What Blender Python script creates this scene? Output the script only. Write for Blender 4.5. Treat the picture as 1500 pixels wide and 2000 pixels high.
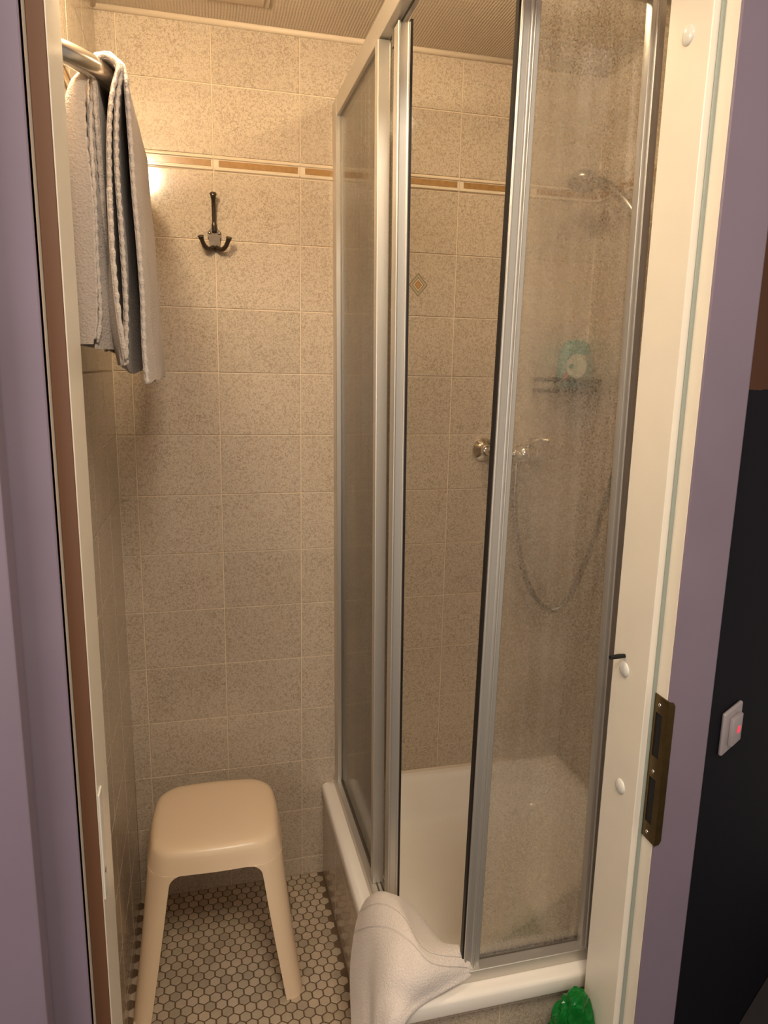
import bpy, bmesh, math, random
from mathutils import Vector, Matrix, noise
random.seed(7)
for o in list(bpy.data.objects): bpy.data.objects.remove(o)
S = bpy.context.scene
COL = S.collection

# ------------------------------------------------------------------ camera, world, lights, exposure
cd = bpy.data.cameras.new('camera'); cam = bpy.data.objects.new('camera', cd); COL.objects.link(cam)
S.camera = cam
R = ((0.96910458, -0.24586037, 0.0197229), (-0.02952481, -0.19502152, -0.98035447), (0.2448767, 0.94948369, -0.19625523))
M = Matrix(((R[0][0], -R[1][0], -R[2][0]), (R[0][1], -R[1][1], -R[2][1]), (R[0][2], -R[1][2], -R[2][2]))).to_4x4()
M.translation = Vector((0.15801, -1.83862, 1.45907))
cam.matrix_world = M
cd.sensor_fit = 'VERTICAL'; cd.sensor_height = 36.0; cd.lens = 1390.96 / 2000 * 36.0
cd.clip_start = 0.05

W = bpy.data.worlds.new('world'); S.world = W; W.use_nodes = True
W.node_tree.nodes['Background'].inputs[0].default_value = (1.0, 0.86, 0.74, 1)
W.node_tree.nodes['Background'].inputs[1].default_value = 0.30

S.view_settings.view_transform = 'Standard'; S.view_settings.look = 'None'
S.view_settings.exposure = 0.30; S.view_settings.gamma = 1.0
S.view_settings.use_curve_mapping = False

def area(name, loc, target, size, power, color, sy=None):
    l = bpy.data.lights.new(name, 'AREA'); l.energy = power; l.color = color; l.size = size
    if sy: l.shape = 'RECTANGLE'; l.size_y = sy
    o = bpy.data.objects.new(name, l); COL.objects.link(o); o.location = loc
    o.rotation_euler = (Vector(target) - Vector(loc)).to_track_quat('-Z', 'Y').to_euler()
    return o
area('hallway_light', (-0.62, -2.7, 1.35), (0.5, -0.5, 1.0), 0.75, 7.0, (1.0, 0.91, 0.86))
area('added_hallway_fill', (0.35, -2.08, 2.46), (0.35, -1.7, 0.0), 0.5, 23.0, (1.0, 0.86, 0.68))  # added fill from above, not a known fitting of the hallway
LAMP = (0.012, -0.70, 2.04); LAMP_E = 255.0; DOME_E = 46.0; LAMP_C = (0.96, 0.78, 0.51)

# ------------------------------------------------------------------ materials
def new_mat(name):
    m = bpy.data.materials.new(name); m.use_nodes = True
    nt = m.node_tree; b = nt.nodes['Principled BSDF']
    return m, nt, b
def plain(name, col, rough=0.5, metal=0.0, spec=0.5, bump=0.0, bscale=200.0, coat=0.0, var=0.0, vscale=6.0):
    m, nt, b = new_mat(name)
    b.inputs['Base Color'].default_value = (*col, 1); b.inputs['Roughness'].default_value = rough
    b.inputs['Metallic'].default_value = metal; b.inputs['Specular IOR Level'].default_value = spec
    b.inputs['Coat Weight'].default_value = coat
    g = nt.nodes.new('ShaderNodeNewGeometry')
    if var > 0:
        n = nt.nodes.new('ShaderNodeTexNoise'); n.inputs['Scale'].default_value = vscale; n.inputs['Detail'].default_value = 4
        nt.links.new(g.outputs['Position'], n.inputs['Vector'])
        mx = nt.nodes.new('ShaderNodeMixRGB')
        mx.inputs[1].default_value = (*[c * (1 - var) for c in col], 1); mx.inputs[2].default_value = (*[min(1, c * (1 + var)) for c in col], 1)
        nt.links.new(n.outputs['Fac'], mx.inputs[0]); nt.links.new(mx.outputs[0], b.inputs['Base Color'])
    if bump > 0:
        n = nt.nodes.new('ShaderNodeTexNoise'); n.inputs['Scale'].default_value = bscale; n.inputs['Detail'].default_value = 3
        nt.links.new(g.outputs['Position'], n.inputs['Vector'])
        bp = nt.nodes.new('ShaderNodeBump'); bp.inputs['Strength'].default_value = bump; bp.inputs['Distance'].default_value = 0.002
        nt.links.new(n.outputs['Fac'], bp.inputs['Height']); nt.links.new(bp.outputs[0], b.inputs['Normal'])
    return m
def math_node(nt, op, a=None, b=None, c=None):
    n = nt.nodes.new('ShaderNodeMath'); n.operation = op
    for i, v in enumerate((a, b, c)):
        if v is None: continue
        if isinstance(v, (int, float)): n.inputs[i].default_value = v
        else: nt.links.new(v, n.inputs[i])
    return n.outputs[0]
def mix_col(nt, fac, a, b):
    n = nt.nodes.new('ShaderNodeMixRGB')
    for i, v in enumerate((fac, a, b)):
        if isinstance(v, (tuple, list)): n.inputs[i].default_value = (*v, 1)
        elif isinstance(v, (int, float)): n.inputs[i].default_value = v
        else: nt.links.new(v, n.inputs[i])
    return n.outputs[0]

BASE = (0.57, 0.475, 0.365); SPECK = (0.30, 0.215, 0.145)
def speckle(nt, base, speck):
    g = nt.nodes.new('ShaderNodeNewGeometry')
    n = nt.nodes.new('ShaderNodeTexNoise'); n.inputs['Scale'].default_value = 250; n.inputs['Detail'].default_value = 1.5
    n.inputs['Distortion'].default_value = 1.2
    nt.links.new(g.outputs['Position'], n.inputs['Vector'])
    r = nt.nodes.new('ShaderNodeValToRGB'); r.color_ramp.elements[0].position = 0.46; r.color_ramp.elements[1].position = 0.60
    nt.links.new(n.outputs['Fac'], r.inputs[0])
    n2 = nt.nodes.new('ShaderNodeTexNoise'); n2.inputs['Scale'].default_value = 14; n2.inputs['Detail'].default_value = 3
    nt.links.new(g.outputs['Position'], n2.inputs['Vector'])
    f = math_node(nt, 'MULTIPLY', r.outputs[0], math_node(nt, 'ADD', math_node(nt, 'MULTIPLY', n2.outputs['Fac'], 0.7), 0.25))
    oi = nt.nodes.new('ShaderNodeObjectInfo')
    c = mix_col(nt, f, base, speck)
    hs = nt.nodes.new('ShaderNodeHueSaturation')
    nt.links.new(c, hs.inputs['Color'])
    nt.links.new(math_node(nt, 'ADD', math_node(nt, 'MULTIPLY', oi.outputs['Random'], 0.10), 0.95), hs.inputs['Value'])
    return hs.outputs[0]
def tile_mat(name, rough=0.11, diamond=False):
    m, nt, b = new_mat(name)
    c = speckle(nt, BASE, SPECK)
    if diamond:
        tc = nt.nodes.new('ShaderNodeTexCoord'); sx = nt.nodes.new('ShaderNodeSeparateXYZ')
        nt.links.new(tc.outputs['Object'], sx.inputs[0])
        d = math_node(nt, 'ADD', math_node(nt, 'ABSOLUTE', sx.outputs['X']), math_node(nt, 'MULTIPLY', math_node(nt, 'ABSOLUTE', sx.outputs['Z']), 0.86))
        for r0, r1, colr in ((0.0225, 0.0255, (0.24, 0.19, 0.11)), (0.0165, 0.0225, (0.42, 0.36, 0.26)), (0.0135, 0.0165, (0.27, 0.20, 0.12)),
                             (0.0105, 0.0135, (0.68, 0.56, 0.40)), (0.0085, 0.0105, (0.26, 0.16, 0.08)), (-1, 0.0085, (0.46, 0.26, 0.11))):
            f = math_node(nt, 'MULTIPLY', math_node(nt, 'GREATER_THAN', d, r0), math_node(nt, 'LESS_THAN', d, r1))
            c = mix_col(nt, f, c, colr)
    nt.links.new(c, b.inputs['Base Color'])
    b.inputs['Roughness'].default_value = rough; b.inputs['Specular IOR Level'].default_value = 0.5
    g = nt.nodes.new('ShaderNodeNewGeometry'); n = nt.nodes.new('ShaderNodeTexNoise'); n.inputs['Scale'].default_value = 60
    nt.links.new(g.outputs['Position'], n.inputs['Vector'])
    bp = nt.nodes.new('ShaderNodeBump'); bp.inputs['Strength'].default_value = 0.06; bp.inputs['Distance'].default_value = 0.001
    nt.links.new(n.outputs['Fac'], bp.inputs['Height']); nt.links.new(bp.outputs[0], b.inputs['Normal'])
    return m
M_TILE = tile_mat('glazed speckled tile'); M_DIAMOND = tile_mat('diamond motif tile', diamond=True)
M_GROUT = plain('cream grout', (0.74, 0.60, 0.44), 0.8, var=0.12, vscale=20)
M_CREAM = plain('cream glaze', (0.72, 0.60, 0.45), 0.12)
M_GOLD = plain('gold brown glaze', (0.36, 0.20, 0.075), 0.18, var=0.35, vscale=150)
M_CAULK = plain('caulk', (0.70, 0.58, 0.44), 0.45)
M_ALU = plain('anodised aluminium', (0.62, 0.58, 0.52), 0.42, metal=0.75)
M_ALUD = plain('dark rail groove', (0.10, 0.08, 0.06), 0.6)
M_SEAL = plain('black magnetic seal', (0.012, 0.008, 0.006), 0.5)
M_CHROME = plain('chrome', (0.80, 0.77, 0.72), 0.12, metal=1.0)
M_CHROMED = plain('dark reflection chrome', (0.34, 0.31, 0.28), 0.28, metal=1.0)  # dark grey reflections put into the chrome's base colour
M_RAILM = plain('satin steel', (0.62, 0.58, 0.52), 0.24, metal=1.0)
M_PEWTER = plain('dark pewter', (0.13, 0.10, 0.075), 0.30, metal=0.9, var=0.4, vscale=90)
M_ENAMEL = plain('white enamel', (0.88, 0.81, 0.72), 0.13, var=0.04, vscale=9)
M_STOOL = plain('cream plastic', (0.88, 0.67, 0.455), 0.30, bump=0.03, bscale=500)
M_JAMB = plain('cream gloss paint', (0.86, 0.78, 0.66), 0.28, var=0.05, vscale=12, bump=0.10, bscale=60)
M_FRAMEP = plain('mauve gloss paint', (0.225, 0.175, 0.225), 0.5, spec=0.3, var=0.10, vscale=7, bump=0.08, bscale=50)
M_EDGE = plain('edge paint', (0.40, 0.25, 0.20), 0.5)
M_RUBBER = plain('grey green draught seal', (0.32, 0.35, 0.30), 0.5)
M_BRONZE = plain('bronze strike plate', (0.13, 0.085, 0.03), 0.33, metal=0.8, var=0.3, vscale=60)
M_BLACK = plain('hole', (0.004, 0.003, 0.003), 0.8)
M_WHITEP = plain('white plastic', (0.75, 0.72, 0.66), 0.25)
M_SWITCH = plain('grey plastic', (0.36, 0.31, 0.32), 0.35)
M_WOOD = plain('hall floor', (0.02, 0.015, 0.016), 0.8, var=0.3, vscale=8)
M_HEXT = plain('mosaic', (0.50, 0.40, 0.29), 0.3, var=0.25, vscale=45)
M_HEXG = plain('dark mosaic grout', (0.15, 0.095, 0.05), 0.85, var=0.3, vscale=30)
M_LED = bpy.data.materials.new('red led'); M_LED.use_nodes = True
_b = M_LED.node_tree.nodes['Principled BSDF']; _b.inputs['Emission Color'].default_value = (1, 0.02, 0.05, 1); _b.inputs['Emission Strength'].default_value = 1.3
_b.inputs['Base Color'].default_value = (0.5, 0.02, 0.04, 1)
M_BULB = bpy.data.materials.new('lit globe'); M_BULB.use_nodes = True
_b = M_BULB.node_tree.nodes['Principled BSDF']; _b.inputs['Emission Color'].default_value = (*LAMP_C, 1); _b.inputs['Emission Strength'].default_value = LAMP_E

M_DOME = bpy.data.materials.new('lit fill dome'); M_DOME.use_nodes = True
_b = M_DOME.node_tree.nodes['Principled BSDF']; _b.inputs['Emission Color'].default_value = (*LAMP_C, 1); _b.inputs['Emission Strength'].default_value = DOME_E

def hall_paint():
    m, nt, b = new_mat('two tone hall paint')
    g = nt.nodes.new('ShaderNodeNewGeometry'); sx = nt.nodes.new('ShaderNodeSeparateXYZ'); nt.links.new(g.outputs['Position'], sx.inputs[0])
    n = nt.nodes.new('ShaderNodeTexNoise'); n.inputs['Scale'].default_value = 60; nt.links.new(g.outputs['Position'], n.inputs['Vector'])
    z = math_node(nt, 'ADD', sx.outputs['Z'], math_node(nt, 'MULTIPLY', n.outputs['Fac'], 0.006))
    c = mix_col(nt, math_node(nt, 'GREATER_THAN', z, 1.4425), (0.004, 0.003, 0.008), (0.10, 0.04, 0.02))
    nt.links.new(c, b.inputs['Base Color']); b.inputs['Roughness'].default_value = 0.75; b.inputs['Specular IOR Level'].default_value = 0.15
    return m
M_HALL = hall_paint()

def ceiling_mat():
    m, nt, b = new_mat('woven textured ceiling')
    b.inputs['Base Color'].default_value = (0.60, 0.50, 0.39, 1); b.inputs['Roughness'].default_value = 0.75
    g = nt.nodes.new('ShaderNodeNewGeometry'); sx = nt.nodes.new('ShaderNodeSeparateXYZ'); nt.links.new(g.outputs['Position'], sx.inputs[0])
    n = nt.nodes.new('ShaderNodeTexNoise'); n.inputs['Scale'].default_value = 30; n.inputs['Detail'].default_value = 2
    nt.links.new(g.outputs['Position'], n.inputs['Vector'])
    wob = math_node(nt, 'MULTIPLY', n.outputs['Fac'], 4.0)
    a = math_node(nt, 'SINE', math_node(nt, 'ADD', math_node(nt, 'MULTIPLY', sx.outputs['X'], 950.0), wob))
    c = math_node(nt, 'SINE', math_node(nt, 'ADD', math_node(nt, 'MULTIPLY', sx.outputs['Y'], 420.0), math_node(nt, 'MULTIPLY', wob, 2.0)))
    h = math_node(nt, 'ADD', a, math_node(nt, 'MULTIPLY', c, 0.6))
    bp = nt.nodes.new('ShaderNodeBump'); bp.inputs['Strength'].default_value = 0.35; bp.inputs['Distance'].default_value = 0.0012
    nt.links.new(h, bp.inputs['Height']); nt.links.new(bp.outputs[0], b.inputs['Normal'])
    return m
M_CEIL = ceiling_mat()

def pane_mat():
    # clear acrylic under a film of limescale and droplets
    m, nt, b = new_mat('limescaled acrylic')
    out = nt.nodes['Material Output']
    g = nt.nodes.new('ShaderNodeNewGeometry')
    n = nt.nodes.new('ShaderNodeTexNoise'); n.inputs['Scale'].default_value = 330; n.inputs['Detail'].default_value = 2
    nt.links.new(g.outputs['Position'], n.inputs['Vector'])
    mp = nt.nodes.new('ShaderNodeMapping'); mp.inputs['Scale'].default_value = (55, 55, 1.6); nt.links.new(g.outputs['Position'], mp.inputs[0])
    n2 = nt.nodes.new('ShaderNodeTexNoise'); n2.inputs['Scale'].default_value = 1; n2.inputs['Detail'].default_value = 3; nt.links.new(mp.outputs[0], n2.inputs['Vector'])
    n3 = nt.nodes.new('ShaderNodeTexNoise'); n3.inputs['Scale'].default_value = 7; nt.links.new(g.outputs['Position'], n3.inputs['Vector'])
    r = nt.nodes.new('ShaderNodeMapRange'); r.inputs[1].default_value = 0.35; r.inputs[2].default_value = 0.65
    r.inputs[3].default_value = 0.02; r.inputs[4].default_value = 0.19; nt.links.new(n.outputs['Fac'], r.inputs[0])
    f = math_node(nt, 'ADD', r.outputs[0], math_node(nt, 'MULTIPLY', math_node(nt, 'SUBTRACT', n2.outputs['Fac'], 0.5), 0.20))
    f = math_node(nt, 'ADD', f, math_node(nt, 'MULTIPLY', math_node(nt, 'SUBTRACT', n3.outputs['Fac'], 0.5), 0.12))
    tr = nt.nodes.new('ShaderNodeBsdfTransparent'); tr.inputs[0].default_value = (0.97, 0.96, 0.94, 1)
    rf = nt.nodes.new('ShaderNodeBsdfRefraction'); rf.inputs['IOR'].default_value = 1.12; rf.inputs['Roughness'].default_value = 0.28
    rf.inputs['Color'].default_value = (0.97, 0.95, 0.92, 1)
    df = nt.nodes.new('ShaderNodeBsdfDiffuse'); df.inputs[0].default_value = (0.85, 0.76, 0.64, 1)
    tl = nt.nodes.new('ShaderNodeBsdfTranslucent'); tl.inputs[0].default_value = (0.85, 0.76, 0.64, 1)
    gl = nt.nodes.new('ShaderNodeBsdfGlossy'); gl.inputs['Roughness'].default_value = 0.10
    m1 = nt.nodes.new('ShaderNodeMixShader'); m1.inputs[0].default_value = 0.5; nt.links.new(df.outputs[0], m1.inputs[1]); nt.links.new(tl.outputs[0], m1.inputs[2])
    m0 = nt.nodes.new('ShaderNodeMixShader'); m0.inputs[0].default_value = 0.20; nt.links.new(tr.outputs[0], m0.inputs[1]); nt.links.new(rf.outputs[0], m0.inputs[2])
    m2 = nt.nodes.new('ShaderNodeMixShader'); nt.links.new(f, m2.inputs[0]); nt.links.new(m0.outputs[0], m2.inputs[1]); nt.links.new(m1.outputs[0], m2.inputs[2])
    fr = nt.nodes.new('ShaderNodeFresnel'); fr.inputs[0].default_value = 1.35
    m3 = nt.nodes.new('ShaderNodeMixShader'); nt.links.new(math_node(nt, 'MULTIPLY', fr.outputs[0], 0.8), m3.inputs[0])
    nt.links.new(m2.outputs[0], m3.inputs[1]); nt.links.new(gl.outputs[0], m3.inputs[2])
    nt.links.new(m3.outputs[0], out.inputs[0])
    return m
M_PANE = pane_mat()

def terry(name, col, ridges=None):
    m, nt, b = new_mat(name)
    b.inputs['Base Color'].default_value = (*col, 1); b.inputs['Roughness'].default_value = 0.95
    b.inputs['Specular IOR Level'].default_value = 0.1; b.inputs['Sheen Weight'].default_value = 0.35; b.inputs['Sheen Roughness'].default_value = 0.6
    g = nt.nodes.new('ShaderNodeNewGeometry')
    n = nt.nodes.new('ShaderNodeTexNoise'); n.inputs['Scale'].default_value = 300; n.inputs['Detail'].default_value = 3
    nt.links.new(g.outputs['Position'], n.inputs['Vector'])
    c = mix_col(nt, n.outputs['Fac'], tuple(x * 0.86 for x in col), tuple(min(1, x * 1.1) for x in col))
    nt.links.new(c, b.inputs['Base Color'])
    h = n.outputs['Fac']
    if ridges:
        uv = nt.nodes.new('ShaderNodeUVMap'); sx = nt.nodes.new('ShaderNodeSeparateXYZ'); nt.links.new(uv.outputs[0], sx.inputs[0])
        for v0, wd in ridges:
            d = math_node(nt, 'ABSOLUTE', math_node(nt, 'SUBTRACT', sx.outputs['Y'], v0))
            k = math_node(nt, 'MULTIPLY', math_node(nt, 'SMOOTH_MAX' if False else 'MAXIMUM', math_node(nt, 'SUBTRACT', 1.0, math_node(nt, 'DIVIDE', d, wd)), 0.0), -0.8)
            h = math_node(nt, 'ADD', h, k)
    bp = nt.nodes.new('ShaderNodeBump'); bp.inputs['Strength'].default_value = 0.9; bp.inputs['Distance'].default_value = 0.0025
    nt.links.new(h, bp.inputs['Height']); nt.links.new(bp.outputs[0], b.inputs['Normal'])
    return m
M_TOWEL = terry('taupe towelling', (0.45, 0.37, 0.31))
M_HEM = terry('towel hem', (0.55, 0.46, 0.39))
M_MAT = terry('pale towelling', (0.78, 0.68, 0.61), ridges=[(0.33, 0.006), (0.42, 0.006)])

# ------------------------------------------------------------------ helpers
def world_loc(p):
    v = Vector((0, 0, 0))
    while p is not None: v += p.location; p = p.parent
    return v
def tag(o, label=None, cat=None, group=None, kind=None):
    if label: o['label'] = label
    if cat: o['category'] = cat
    if group: o['group'] = group
    if kind: o['kind'] = kind
    return o
def thing(name, loc, label, cat, group=None):
    o = bpy.data.objects.new(name, None); o.empty_display_size = 0.05; COL.objects.link(o); o.location = loc
    return tag(o, label, cat, group)
def obj(name, bm, mats, parent=None, smooth=False, angle=None):
    me = bpy.data.meshes.new(name)
    bmesh.ops.recalc_face_normals(bm, faces=bm.faces)
    bm.to_mesh(me); bm.free()
    for m in (mats if isinstance(mats, (list, tuple)) else [mats]): me.materials.append(m)
    if smooth:
        for p in me.polygons: p.use_smooth = True
        if angle: me.set_sharp_from_angle(angle=math.radians(angle))
    o = bpy.data.objects.new(name, me); COL.objects.link(o)
    if parent is not None:
        me.transform(Matrix.Translation(-world_loc(parent))); o.parent = parent
    return o
def struct(name, bm, mats, **k):
    o = obj(name, bm, mats, **k); o['kind'] = 'structure'; return o
def box(bm, x0, x1, y0, y1, z0, z1, mat=0, bev=0.0, seg=1):
    vs = [bm.verts.new(p) for p in ((x0,y0,z0),(x1,y0,z0),(x1,y1,z0),(x0,y1,z0),(x0,y0,z1),(x1,y0,z1),(x1,y1,z1),(x0,y1,z1))]
    fs = [bm.faces.new([vs[i] for i in f]) for f in ((0,3,2,1),(4,5,6,7),(0,1,5,4),(1,2,6,5),(2,3,7,6),(3,0,4,7))]
    for f in fs: f.material_index = mat
    if bev > 0:
        es = set(e for f in fs for e in f.edges)
        r = bmesh.ops.bevel(bm, geom=list(es), offset=bev, segments=seg, affect='EDGES', profile=0.5)
        for f in r['faces']: f.material_index = mat
    return vs
def new(): return bmesh.new()
def lean(bm, axis, z0, d0, z1, d1):
    for v in bm.verts:
        t = (v.co.z - z0) / (z1 - z0); v.co[axis] += d0 + (d1 - d0) * t
def prism(bm, pts, z0, z1, mat=0, axis='z'):
    def P(a, b, c): return {'z': (a, b, c), 'y': (a, c, b), 'x': (c, a, b)}[axis]
    lo = [bm.verts.new(P(a, b, z0)) for a, b in pts]; hi = [bm.verts.new(P(a, b, z1)) for a, b in pts]
    n = len(pts)
    fs = [bm.faces.new(lo[::-1]), bm.faces.new(hi)]
    for i in range(n): fs.append(bm.faces.new((lo[i], lo[(i+1) % n], hi[(i+1) % n], hi[i])))
    for f in fs: f.material_index = mat
def catmull(pts, n=8):
    P = [Vector(p) for p in pts]; P = [P[0]*2 - P[1]] + P + [P[-1]*2 - P[-2]]
    out = []
    for i in range(1, len(P) - 2):
        for k in range(n):
            t = k / n
            out.append(0.5 * ((2*P[i]) + (-P[i-1] + P[i+1])*t + (2*P[i-1] - 5*P[i] + 4*P[i+1] - P[i+2])*t*t + (-P[i-1] + 3*P[i] - 3*P[i+1] + P[i+2])*t**3))
    out.append(P[-2]); return out
def tube(bm, pts, r, seg=12, mat=0, cap=True):
    pts = [Vector(p) for p in pts]; n = len(pts)
    rr = r if isinstance(r, (list, tuple)) else [r] * n
    up = None; rings = []
    for i, p in enumerate(pts):
        t = (pts[min(i+1, n-1)] - pts[max(i-1, 0)]).normalized()
        if up is None:
            up = t.orthogonal().normalized()
        up = (up - t * up.dot(t)).normalized(); s = t.cross(up)
        rings.append([bm.verts.new(p + (up * math.cos(a) + s * math.sin(a)) * rr[i]) for a in [2*math.pi*k/seg for k in range(seg)]])
    fs = []
    for i in range(n-1):
        for k in range(seg): fs.append(bm.faces.new((rings[i][k], rings[i][(k+1) % seg], rings[i+1][(k+1) % seg], rings[i+1][k])))
    if cap: fs.append(bm.faces.new(rings[0][::-1])); fs.append(bm.faces.new(rings[-1]))
    for f in fs: f.material_index = mat
def lathe(bm, prof, center, axis=(0, 0, 1), seg=32, mat=0, sx=1.0, sy=1.0):
    a = Vector(axis).normalized(); u = a.orthogonal().normalized(); w = a.cross(u); c = Vector(center); rings = []
    for r, h in prof:
        if r < 1e-6: rings.append([bm.verts.new(c + a*h)])
        else: rings.append([bm.verts.new(c + a*h + u*(r*sx*math.cos(2*math.pi*k/seg)) + w*(r*sy*math.sin(2*math.pi*k/seg))) for k in range(seg)])
    for A, B in zip(rings, rings[1:]):
        for k in range(seg):
            k2 = (k+1) % seg
            if len(A) == 1 and len(B) == 1: continue
            f = bm.faces.new((A[0], B[k2], B[k])) if len(A) == 1 else (bm.faces.new((A[k], A[k2], B[0])) if len(B) == 1 else bm.faces.new((A[k], A[k2], B[k2], B[k])))
            f.material_index = mat
def grid_surface(bm, G, thick=0.0, uv=True, closed=False):
    """G rows of points -> surface, with a second skin at `thick` along the normal"""
    nr, nc = len(G), len(G[0])
    layer = bm.loops.layers.uv.verify() if uv else None
    def normal(i, j):
        a = G[min(i+1, nr-1)][j] - G[max(i-1, 0)][j]; b = G[i][min(j+1, nc-1)] - G[i][max(j-1, 0)]
        n = a.cross(b); return n.normalized() if n.length > 1e-9 else Vector((0, 0, 1))
    A = [[bm.verts.new(G[i][j]) for j in range(nc)] for i in range(nr)]
    def setuv(f, ids):
        if uv:
            for l, (i, j) in zip(f.loops, ids): l[layer].uv = (j/(nc-1), i/(nr-1))
    for i in range(nr-1):
        for j in range(nc-1):
            ids = [(i, j), (i, j+1), (i+1, j+1), (i+1, j)]
            setuv(bm.faces.new([A[a][b] for a, b in ids]), ids)
    if thick:
        B = [[bm.verts.new(G[i][j] + normal(i, j) * thick) for j in range(nc)] for i in range(nr)]
        for i in range(nr-1):
            for j in range(nc-1):
                ids = [(i, j), (i+1, j), (i+1, j+1), (i, j+1)]
                setuv(bm.faces.new([B[a][b] for a, b in ids]), ids)
        bd = [(i, 0) for i in range(nr)] + [(nr-1, j) for j in range(1, nc)] + [(i, nc-1) for i in range(nr-2, -1, -1)] + [(0, j) for j in range(nc-2, 0, -1)]
        for k in range(len(bd)):
            a, b = bd[k], bd[(k+1) % len(bd)]
            setuv(bm.faces.new((A[a[0]][a[1]], A[b[0]][b[1]], B[b[0]][b[1]], B[a[0]][a[1]])), [a, b, b, a])
def subsurf(o, lv=1):
    md = o.modifiers.new('smooth', 'SUBSURF'); md.levels = lv; md.render_levels = lv; return o

# ------------------------------------------------------------------ the room
XL, XR, ZC = -0.0447, 1.2092, 2.2236
ROWS = [0.0, 0.0568, 0.2141, 0.368, 0.525, 0.6788, 0.8339, 0.9856, 1.1379, 1.289, 1.443, 1.5963, 1.7525, 1.9055, 1.9400, 2.0919, 2.2236]
BORDER = 13  # index of the narrow row
YF = -0.80   # inner face of the door wall
bm = new(); box(bm, XL-0.06, XR+0.06, 0.0, 0.05, -0.05, ZC+0.05); wall_back = struct('wall_back', bm, M_GROUT)
bm = new(); box(bm, XL-0.05, XL, YF, 0.0, -0.05, ZC+0.05); wall_left = struct('wall_left', bm, M_GROUT)
bm = new(); box(bm, XR, XR+0.010, -0.763, 0.0, -0.05, ZC+0.05); wall_right = struct('wall_right', bm, M_GROUT)
_cache = {}
def tile_mesh(w, h, mat):
    key = (round(w, 4), round(h, 4), mat.name)
    if key in _cache: return _cache[key]
    a, b, c, f, p = w/2, h/2, 0.0008, -0.0020, -0.0010
    v = [(-a,0.002,-b),(a,0.002,-b),(a,0.002,b),(-a,0.002,b), (-a,p,-b),(a,p,-b),(a,p,b),(-a,p,b), (-a+c,f,-b+c),(a-c,f,-b+c),(a-c,f,b-c),(-a+c,f,b-c)]
    fa = [(8,9,10,11)]
    for i in range(4):
        j = (i+1) % 4; fa += [(i, j, j+4, i+4), (i+4, j+4, j+8, i+8)]
    me = bpy.data.meshes.new('tile'); me.from_pydata(v, [], fa); me.materials.append(mat); me.update(); _cache[key] = me
    return me
def border_mesh(w, h):
    key = (round(w, 4), round(h, 4), 'b')
    if key in _cache: return _cache[key]
    bm = new(); a, b = w/2, h/2
    box(bm, -a, a, -0.002, 0.002, -b, b, 0)
    box(bm, -a, a, -0.0055, -0.002, b-0.006, b-0.001, 0, 0.0012)
    box(bm, -a, a, -0.0055, -0.002, -b+0.001, -b+0.006, 0, 0.0012)
    m = 0.011 if w > 0.12 else 0.010
    box(bm, -a+m, a-0.004, -0.0032, -0.002, -b+0.0095, b-0.0085, 1)
    me = bpy.data.meshes.new('border_tile'); bmesh.ops.recalc_face_normals(bm, faces=bm.faces); bm.to_mesh(me); bm.free()
    me.materials.append(M_CREAM); me.materials.append(M_GOLD); _cache[key] = me
    return me
G = 0.0026
def place_tile(parent, me, name, loc, rz):
    o = bpy.data.objects.new(name, me); COL.objects.link(o); o.location = loc
    o.rotation_euler = (random.uniform(-.0018, .0018), 0, rz + random.uniform(-.0018, .0018)); o.parent = parent
    return o
def tile_wall(parent, cols, place, rz, rows=ROWS, special=None, border=BORDER):
    for r in range(len(rows)-1):
        z0, z1 = rows[r], rows[r+1]
        for c in range(len(cols)-1):
            s0, s1 = cols[c], cols[c+1]
            w, h = abs(s1-s0)-G, (z1-z0)-G
            if w < 0.008 or h < 0.008: continue
            if r == border: me = border_mesh(w, h); nm = 'border_tile'
            else: me = tile_mesh(w, h, M_DIAMOND if special == (r, c) else M_TILE); nm = 'tile'
            x, y = place((s0+s1)/2)
            o = place_tile(parent, me, nm, (x, y, (z0+z1)/2), rz)
            if special == (r, c): o['label'] = 'speckled tile printed with a small concentric diamond'
CB = [XL, 0.0, 0.203, 0.406, 0.609, 0.812, 1.015, XR]
tile_wall(wall_back, CB, lambda s: (s, 0.0), 0.0, special=(11, 4))
tile_wall(wall_left, [0.0, -0.2, -0.403, -0.606, YF], lambda s: (XL, s), math.pi/2)
tile_wall(wall_right, [0.0, -0.175, -0.378, -0.581, -0.76], lambda s: (XR, s), -math.pi/2)

# caulk bead round the ceiling
def bead(name, p0, p1, r=0.008):
    bm = new(); tube(bm, [p0, p1], r, 10); return struct(name, bm, M_CAULK, smooth=True)
bead('trim_1', (XL, -0.003, ZC-0.003), (XR, -0.003, ZC-0.003)); bead('trim_2', (XL+0.003, 0, ZC-0.003), (XL+0.003, YF, ZC-0.003), 0.006)
bead('trim_3', (XR-0.003, 0, ZC-0.003), (XR-0.003, -0.765, ZC-0.003)); bead('trim_4', (XR-0.001, -0.001, 0.29), (XR-0.001, -0.001, ZC), 0.0035)
bead('trim_5', (XL, 0, 0), (XL, 0, ZC), 0.0035)
bm = new(); box(bm, XL-0.06, XR+0.02, -0.80, 0.05, ZC, ZC+0.04); struct('ceiling', bm, M_CEIL)

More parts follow.
